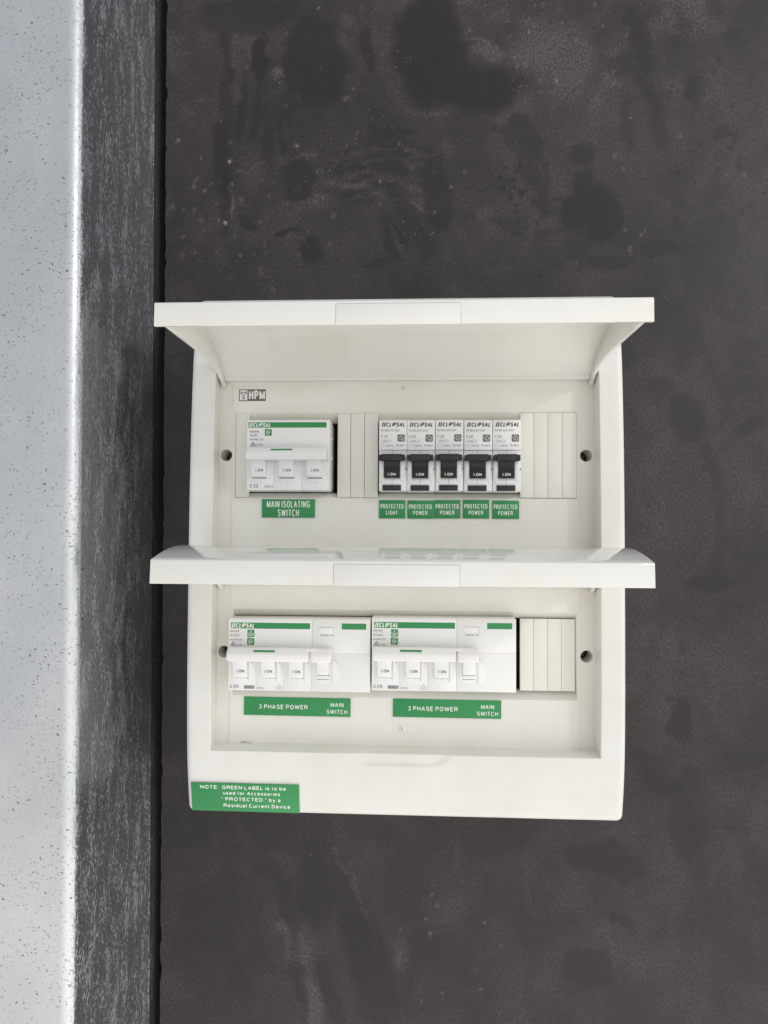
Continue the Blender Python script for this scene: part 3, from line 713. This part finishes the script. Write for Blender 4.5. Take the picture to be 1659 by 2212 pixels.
def hands_icon(m_, x0, x1, z0, z1, h):
    m_.rbox(x0, x1, z0, z1, .6, h - .1, h + .04, M_GREEN)
    W, Q = x1 - x0, z1 - z0
    P = lambda l: [(x0 + a * W, z0 + b * Q) for a, b in l]
    for sgn in (0, 1):
        f = lambda l: P([(1 - a, b) if sgn else (a, b) for a, b in l])
        m_.line(f([(.14, .62), (.12, .3), (.28, .14), (.44, .2), (.4, .36), (.26, .5), (.26, .3)]), .24, h + .07, M_WTXT)
    m_.line(P([(.5, .88), (.4, .72), (.5, .5), (.6, .72)]), .24, h + .07, M_WTXT, True)
    m_.line(P([(.5, .5), (.5, .14)]), .24, h + .08, M_WTXT)
def house_icon(m_, x0, x1, z0, z1, h):
    m_.rbox(x0, x1, z0, z1, .7, h - .1, h + .04, M_GREY)
    W, Q = x1 - x0, z1 - z0
    P = lambda l: [(x0 + a * W, z0 + b * Q) for a, b in l]
    m_.line(P([(.12, .5), (.5, .84), (.88, .5)]), .3, h + .07, M_WTXT)
    m_.line(P([(.8, .5), (.8, .2), (.52, .2), (.52, .42), (.4, .46), (.3, .34), (.3, .2)]), .28, h + .08, M_WTXT)
def ubezel(m_, cx, zt, zb, r, h0, h1, mat):
    pts = [(cx + r, zt), (cx - r, zt)] + [(cx - r * math.cos(math.radians(a)), zb + r * .62 - r * .62 * math.sin(math.radians(a))) for a in range(0, 181, 15)]
    m_.poly(pts[::-1], h0, h1, 'h', mat, .3, 2)

def tie_prof(z0, z1, h): # (h,z) cross-section of a tie bar with a sloped top
    return [(2.5, z0 + .6), (h - .2, z0), (h + .3, z0 + (z1 - z0) * .56), (h - 2.6, z1), (3.5, z1 + .1)]
def lever_prof(z0, z1):
    return [(-1.5, z0), (1.5, z0), (3.0, z0 + .5), (3.5, z0 + 2.2), (3.6, z0 + 7), (4.8, z1), (-1.5, z1)]

# three-pole isolating breaker
mcb = thing('circuit_breaker', 'white three-pole breaker with tie bar and green stripe, above the MAIN ISOLATING SWITCH label', 'circuit breaker', -111.9, 27.6, 66, 'circuit breakers in the enclosure')
m_ = MB()
m_.poly([(-24, 19.7), (0, 19.7), (0, 45.2), (-.9, 46.2), (-24, 46.2)], 0, 54, 'x', M_BRK, .2, 2)
for k in range(3):
    m_.poly([(-24, 0), (-1.0, 0), (-.35, .6), (-.35, 19.6), (-24, 19.6)], k * 18 + .06, k * 18 + 17.94, 'x', M_BRK, .15, 2)
    cx = 8.6 + k * 18
    ubezel(m_, cx + .2, 19.5, 4.8, 6.3, -.6, .25, M_BRK)
    m_.box(cx - 4.9, cx + 4.9, 7.9, 8.35, -.3, .3, M_DGREY)  # dark strip painted in for the shadow under the lever
    m_.line([(cx + .4, 7.8), (cx + .4, .8)], .12, .28 if False else -.3, M_LINE); m_.line([(cx + .4, 7.8), (cx + .4, 5)], .14, .28, M_LINE)
    m_.poly(circ(k * 18 + 17.0, 11.4, .75, 14), -.6, .1, 'h', M_BRK, .15, 1)
m_.box(.9, 51.8, 40.9, 44.4, -.2, .05, M_GREEN)
clipsal(m_, 1.3, 15.4, 41.3, 2.7, .09, M_WTXT)
m_.text('MAX9', 2, 7.6, 37.6, 1.45, .06, M_DGREY, .02); m_.line([(2, 37.0), (11, 37.0)], .08, .05, M_LINE)
m_.text('MCB', 2, 6.4, 35.1, 1.45, .06, M_GREY, .0); m_.text('MX9MC332', 2, 10.8, 32.6, 1.25, .06, M_GREY, .01)
rcm(m_, 2.1, 5.9, 28.9, 31.7, .06); m_.text('C32', 6.3, 10.0, 29.0, 1.5, .06, M_GREY, .02)
plug_icon(m_, 11.7, 16.2, 35.6, 40.1, .05)
m_.text('C32', 2.1, 7.6, 2.0, 2.2, -.28, M_GREY, .02)
m_.text('6000', 11.9, 15.6, 2.1, 1.25, -.28, M_GREY, 0); m_.text('3', 16.2, 17.0, 2.1, 1.25, -.28, M_GREY, 0); m_.line(rrect(11.6, 17.3, 1.8, 3.7, .1, 1), .08, -.3, M_LGREY, True)
m_.box(54.0, 54.35, 2, 44, -22, -3, M_BLANK, .1, 1)
m_.box(54.0, 55.0, 20.5, 22.5, -9, -4, M_BLANK, .2, 1); m_.box(54.0, 54.8, 34, 35.5, -14, -6, M_BLANK, .2, 1)
m_.build('body', mcb)
for k in range(3):
    m_ = MB(); cx = 8.3 + k * 18
    m_.poly(lever_prof(8.4, 20.5), cx - 4.7, cx + 4.7, 'x', M_BRK, .3, 2)
    m_.text('I.ON', cx - 1.6, cx + 3.3, 12.0, 1.9, 3.68, M_GREY, .02)
    m_.build('toggle_lever', mcb)
m_ = MB(); m_.poly(tie_prof(18.7, 27.4, 9.8), 1.2, 53.2, 'x', M_BRK, 1.3, 4)
m_.poly([(8.7, 25.2), (9.25, 25.2), (8.65, 26.15), (8.1, 26.15)], 17.6, 31.2, 'x', M_GREEN, .1, 1)
m_.build('tie_bar', mcb)

# five single-pole RCBOs
GRP = 'circuit breakers in the enclosure'
def rcbo(first):
    r = thing('circuit_breaker', '', 'circuit breaker', 0, 0, 66, GRP)
    m_ = MB(); W = 17.85
    m_.poly([(-24, 26.4), (0, 26.4), (.15, 27.2), (.15, 45.2), (-.7, 46.0), (-24, 46.0)], .05, W, 'x', M_BRK, .25, 2)
    m_.poly([(-24, 0), (-1.8, 0), (-1.0, .6), (-1.0, 26.3), (-24, 26.3)], .05, W, 'x', M_BRK, .15, 2)
    for a, b in ((.7, 3.4), (13.5, 16.7)):
        m_.poly([(-1.2, 4.8), (-.2, 7), (1.0, 10), (1.8, 14), (1.6, 19.5), (-1.2, 20)], a, b, 'x', M_BRK, .5, 2, 15)
    m_.box(2.0, 14.9, 4.6, 8.2, -1.1, -.5, M_BRK, .25, 2)
    m_.line([(8.5, 4.2), (8.5, 8.2)], .16, -.46, M_GREY); m_.line([(8.6, 24), (8.6, 26.2)], .16, -.95, M_GREY)
    m_.poly(circ(17.5, 14.3, .75, 14), -1.2, -.7, 'h', M_LGREY, .1, 1)
    clipsal(m_, 1.7, 16.5, 41.4, 2.8, .2, M_DGREY)
    m_.text('RCBE210/30S' if first else 'RCBE220/30S', 1.3, 13.2, 38.4, 1.25, .2, M_GREY)
    m_.text('C10' if first else 'C20', 1.3, 5.6, 34.3, 1.7, .2, M_GREY)
    m_.line(rrect(1.3, 8.1, 31.1, 33.1, .1, 1), .1, .18, M_LGREY, True); m_.line([(6.6, 31.1), (6.6, 33.1)], .1, .2, M_LGREY)
    m_.text('4500', 2.1, 5.8, 31.6, 1.05, .2, M_GREY); m_.text('3', 7.0, 7.6, 31.6, 1.05, .2, M_GREY)
    m_.line(rrect(1.2, 4.6, 28.5, 30.2, .1, 1), .1, .18, M_LGREY, True)
    m_.line([(1.7 + i * .25, 29.35 + .4 * math.sin(i * .8)) for i in range(10)], .12, .18, M_LGREY)
    m_.text('30mA', 4.9, 9.4, 28.7, 1.2, .2, M_GREY); m_.text('RCBO', 11.0, 16.4, 28.7, 1.3, .2, M_GREY)
    house_icon(m_, 11.9, 16.5, 31.8, 36.4, .18)
    m_.build('body', r)
    m_ = MB()
    m_.poly([(-1, 8.6), (1.6, 8.4), (2.2, 9.0), (2.6, 13.2), (3.2, 13.4), (3.2, 13.9), (2.8, 13.95), (3.3, 14.6), (3.3, 15.2), (2.9, 15.4), (4.2, 20), (4.2, 23), (-1, 23)], 3.55, 13.3, 'x', M_BLACK, .12, 1)
    m_.box(1.9, 15.0, 19.0, 23.3, -.5, 6.2, M_BLACK, .5, 3)
    m_.box(.15, 1.85, 19.2, 22.9, -.5, 5.6, M_BLACK, .35, 2); m_.box(15.05, 16.8, 19.2, 22.9, -.5, 5.6, M_BLACK, .35, 2)
    m_.text('I.ON', 5.9, 10.9, 9.7, 1.9, 2.75, M_WTXT, .03)
    m_.build('toggle_lever', r)
    m_ = MB(); m_.box(2.4, 14.3, .35, 4.0, -1.3, -.2, M_BLACK, .2, 2); m_.box(8.1, 8.6, 1.0, 3.2, -.5, .0, M_BLACK, .1, 1); m_.build('din_clip', r)
    return r
def copy_thing(o):
    r = o.copy(); C.objects.link(r)
    for ch in o.children:
        c = ch.copy(); C.objects.link(c); c.parent = r
    return r
ra = rcbo(True); rb = rcbo(False)
XS = [-26.1, -8.1, 10.1, 28.4, 46.6]
LB = ['slim single-pole breaker marked C10 with black lever, above the PROTECTED LIGHT label',
      'slim breaker marked C20 with black lever, directly right of the C10 breaker',
      'slim C20 breaker with black lever, middle of the five black-levered breakers',
      'slim C20 breaker with black lever, second from the right of the five',
      'slim C20 breaker with black lever, last on the right beside the blanking strips']
rcs = [ra, rb] + [copy_thing(rb) for _ in range(3)]
for o, x, lb, dz in zip(rcs, XS, LB, (0, -.1, .05, -.15, -.1)):
    o.location = (x * K, -66 * K, (27.5 + dz) * K); o['label'] = lb

# wide RCBOs
def wide():
    r = thing('circuit_breaker', '', 'circuit breaker', 0, 0, 66, GRP)
    m_ = MB()
    m_.poly([(-24, 26.9), (0, 26.9), (0, 45.3), (-.9, 46.3), (-24, 46.3)], 0, 54, 'x', M_BRK, .3, 2)
    for k in range(3):
        m_.poly([(-24, 0), (-1.0, 0), (-.3, .6), (-.3, 26.8), (-24, 26.8)], k * 18 + .06, k * 18 + 17.94, 'x', M_BRK, .12, 2)
        cx = 8.4 + k * 18
        ubezel(m_, cx + .3, 19.8, 4.8, 6.2, -.6, .25, M_BRK)
        # bulged cheek right of the lever
        pts = [(cx + 5.0, 19.2)] + [(cx + 5.0 + 3.6 * math.sin(math.radians(a)), 12.6 + 6.6 * math.cos(math.radians(a))) for a in range(10, 171, 16)] + [(cx + 5.0, 6.0)]
        m_.poly(pts, -.5, 1.1, 'h', M_BRK, .7, 3)
        m_.box(cx - 4.5, cx + 4.5, 8.2, 8.6, -.3, .32, M_DGREY); m_.line([(cx + .7, 8.2), (cx + .7, 5.4)], .14, .29, M_LINE)  # lever's underside shadow as a dark painted strip, then a hairline
    m_.box(5.3, 11.7, 26.75, 27.35, -.3, .25, M_GREY)
    m_.box(1.5, 52.8, 39.8, 43.6, -.2, .05, M_GREEN)
    clipsal(m_, 1.9, 16.6, 40.2, 3.0, .09, M_WTXT)
    m_.text('MAX9', 1.0, 6.8, 37.4, 1.4, .06, M_GREY, .01); m_.line([(1, 36.9), (11, 36.9)], .08, .05, M_LINE)
    m_.text('RCBO', 1.0, 7.1, 34.6, 1.4, .06, M_GREY); m_.text('MX9R3520', 1.0, 8.9, 32.0, 1.15, .06, M_GREY)
    rcm(m_, 1.0, 5.0, 28.5, 31.5, .06); m_.text('C20', 5.5, 8.5, 28.6, 1.2, .06, M_GREY)
    hands_icon(m_, 12.2, 16.8, 34.4, 39.0, .05); plug_icon(m_, 12.1, 16.7, 29.2, 33.8, .05)
    m_.text('C20', 1.3, 6.8, 1.6, 2.1, -.24, M_GREY, .01)
    m_.rbox(10.3, 17.1, 1.2, 3.5, .2, -.35, -.27, M_LGREY); m_.text('6000 3', 10.6, 16.8, 1.7, 1.3, -.24, M_GREY)
    m_.text('30mA', 18.6, 23.1, 1.4, 1.15, -.24, M_GREY)
    m_.line(rrect(31, 34.8, 1.0, 3.0, .1, 1), .14, -.25, M_LGREY, True); m_.line([(31.9, 3.0), (32.9, 4.6), (33.9, 3.0)], .14, -.25, M_LGREY); m_.text('30', 31.6, 34.2, 1.4, 1.1, -.24, M_LGREY)
    m_.build('body', r)
    # residual-current module
    m_ = MB()
    m_.poly([(-24, 24.6), (-.1, 24.6), (-.1, 45.3), (-.9, 46.3), (-24, 46.3)], 54.1, 91.3, 'x', M_BRK, .3, 2)
    m_.poly([(-24, 0), (-.9, 0), (-.25, .6), (-.25, 24.55), (-24, 24.55)], 54.1, 91.3, 'x', M_BRK, .12, 2)
    m_.box(73.1, 88.8, 39.9, 43.7, -.3, -.05, M_GREEN)
    m_.text('Regular test', 59.5, 68.2, 35.6, 1.0, -.04, M_GREY, .01)
    m_.box(59.5, 66.2, 26.3, 27.0, -.3, .15, M_GREY)
    ubezel(m_, 62.0, 18.5, 5.6, 6.6, -.5, .35, M_BRK)
    pts = [(67.0, 20.5)] + [(67.0 + 5.2 * math.sin(math.radians(a)), 13.2 + 7.3 * math.cos(math.radians(a))) for a in range(10, 171, 16)] + [(67.0, 5.9)]
    m_.poly(pts, -.5, 1.2, 'h', M_BRK, .8, 3)
    m_.box(57.8, 65.4, 7.9, 8.2, 0, .5, M_DGREY); m_.box(57.7, 65.5, 8.2, 10.8, 0, .75, M_BRK, .15, 1)
    m_.box(57.6, 65.6, 10.5, 10.9, 0, .85, M_DGREY)
    mod = m_.build('residual_current_module', r)
    m_ = MB(); m_.box(58.2, 67.9, 37.5, 41.0, -.4, .35, M_BRK, .2, 2); m_.line([(58.2, 41.05), (67.95, 41.05), (67.95, 37.4)], .16, .0, M_GREY); m_.build('test_button', mod)
    for k in range(3):
        cx = 8.3 + k * 18; m_ = MB()
        m_.poly(lever_prof(8.6, 21), cx - 4.5, cx + 4.5, 'x', M_BRK, .3, 2); m_.text('I.ON', cx - 1.9, cx + 2.9, 12.3, 1.9, 3.68, M_GREY, .02)
        m_.build('toggle_lever', r)
    m_ = MB(); m_.poly(lever_prof(10.9, 21), 57.8, 65.2, 'x', M_BRK, .3, 2); m_.build('toggle_lever', r)
    m_ = MB(); m_.poly(tie_prof(20.0, 28.6, 9.2), .9, 53.0, 'x', M_BRK, 1.2, 4)
    m_.poly([(8.25, 26.3), (8.8, 26.3), (8.1, 27.35), (7.55, 27.35)], 18.2, 31.8, 'x', M_GREEN, .1, 1)
    m_.poly([(4, 26.9), (8, 26.9), (7.6, 28.5), (4, 28.6)], 51, 57, 'x', M_BRK, .5, 2)
    m_.build('tie_bar', r)
    m_ = MB(); m_.poly(tie_prof(19.7, 28.4, 8.6), 54.3, 67.3, 'x', M_BRK, 1.2, 4); m_.build('tie_bar', r)
    return r
def copy_deep(o):
    r = o.copy(); C.objects.link(r)
    for ch in o.children:
        c = ch.copy(); C.objects.link(c); c.parent = r
        for g_ in ch.children:
            d = g_.copy(); C.objects.link(d); d.parent = c
    return r
wa = wide(); wa.location = (-122.4 * K, -66 * K, -101.0 * K)
wa['label'] = 'wide white breaker with test button, left one of the two in the lower row'
wb = copy_deep(wa); wb.location = (-30.0 * K, -66 * K, -99.6 * K)
wb['label'] = 'wide white breaker with test button, right one in the lower row, beside the black gap'
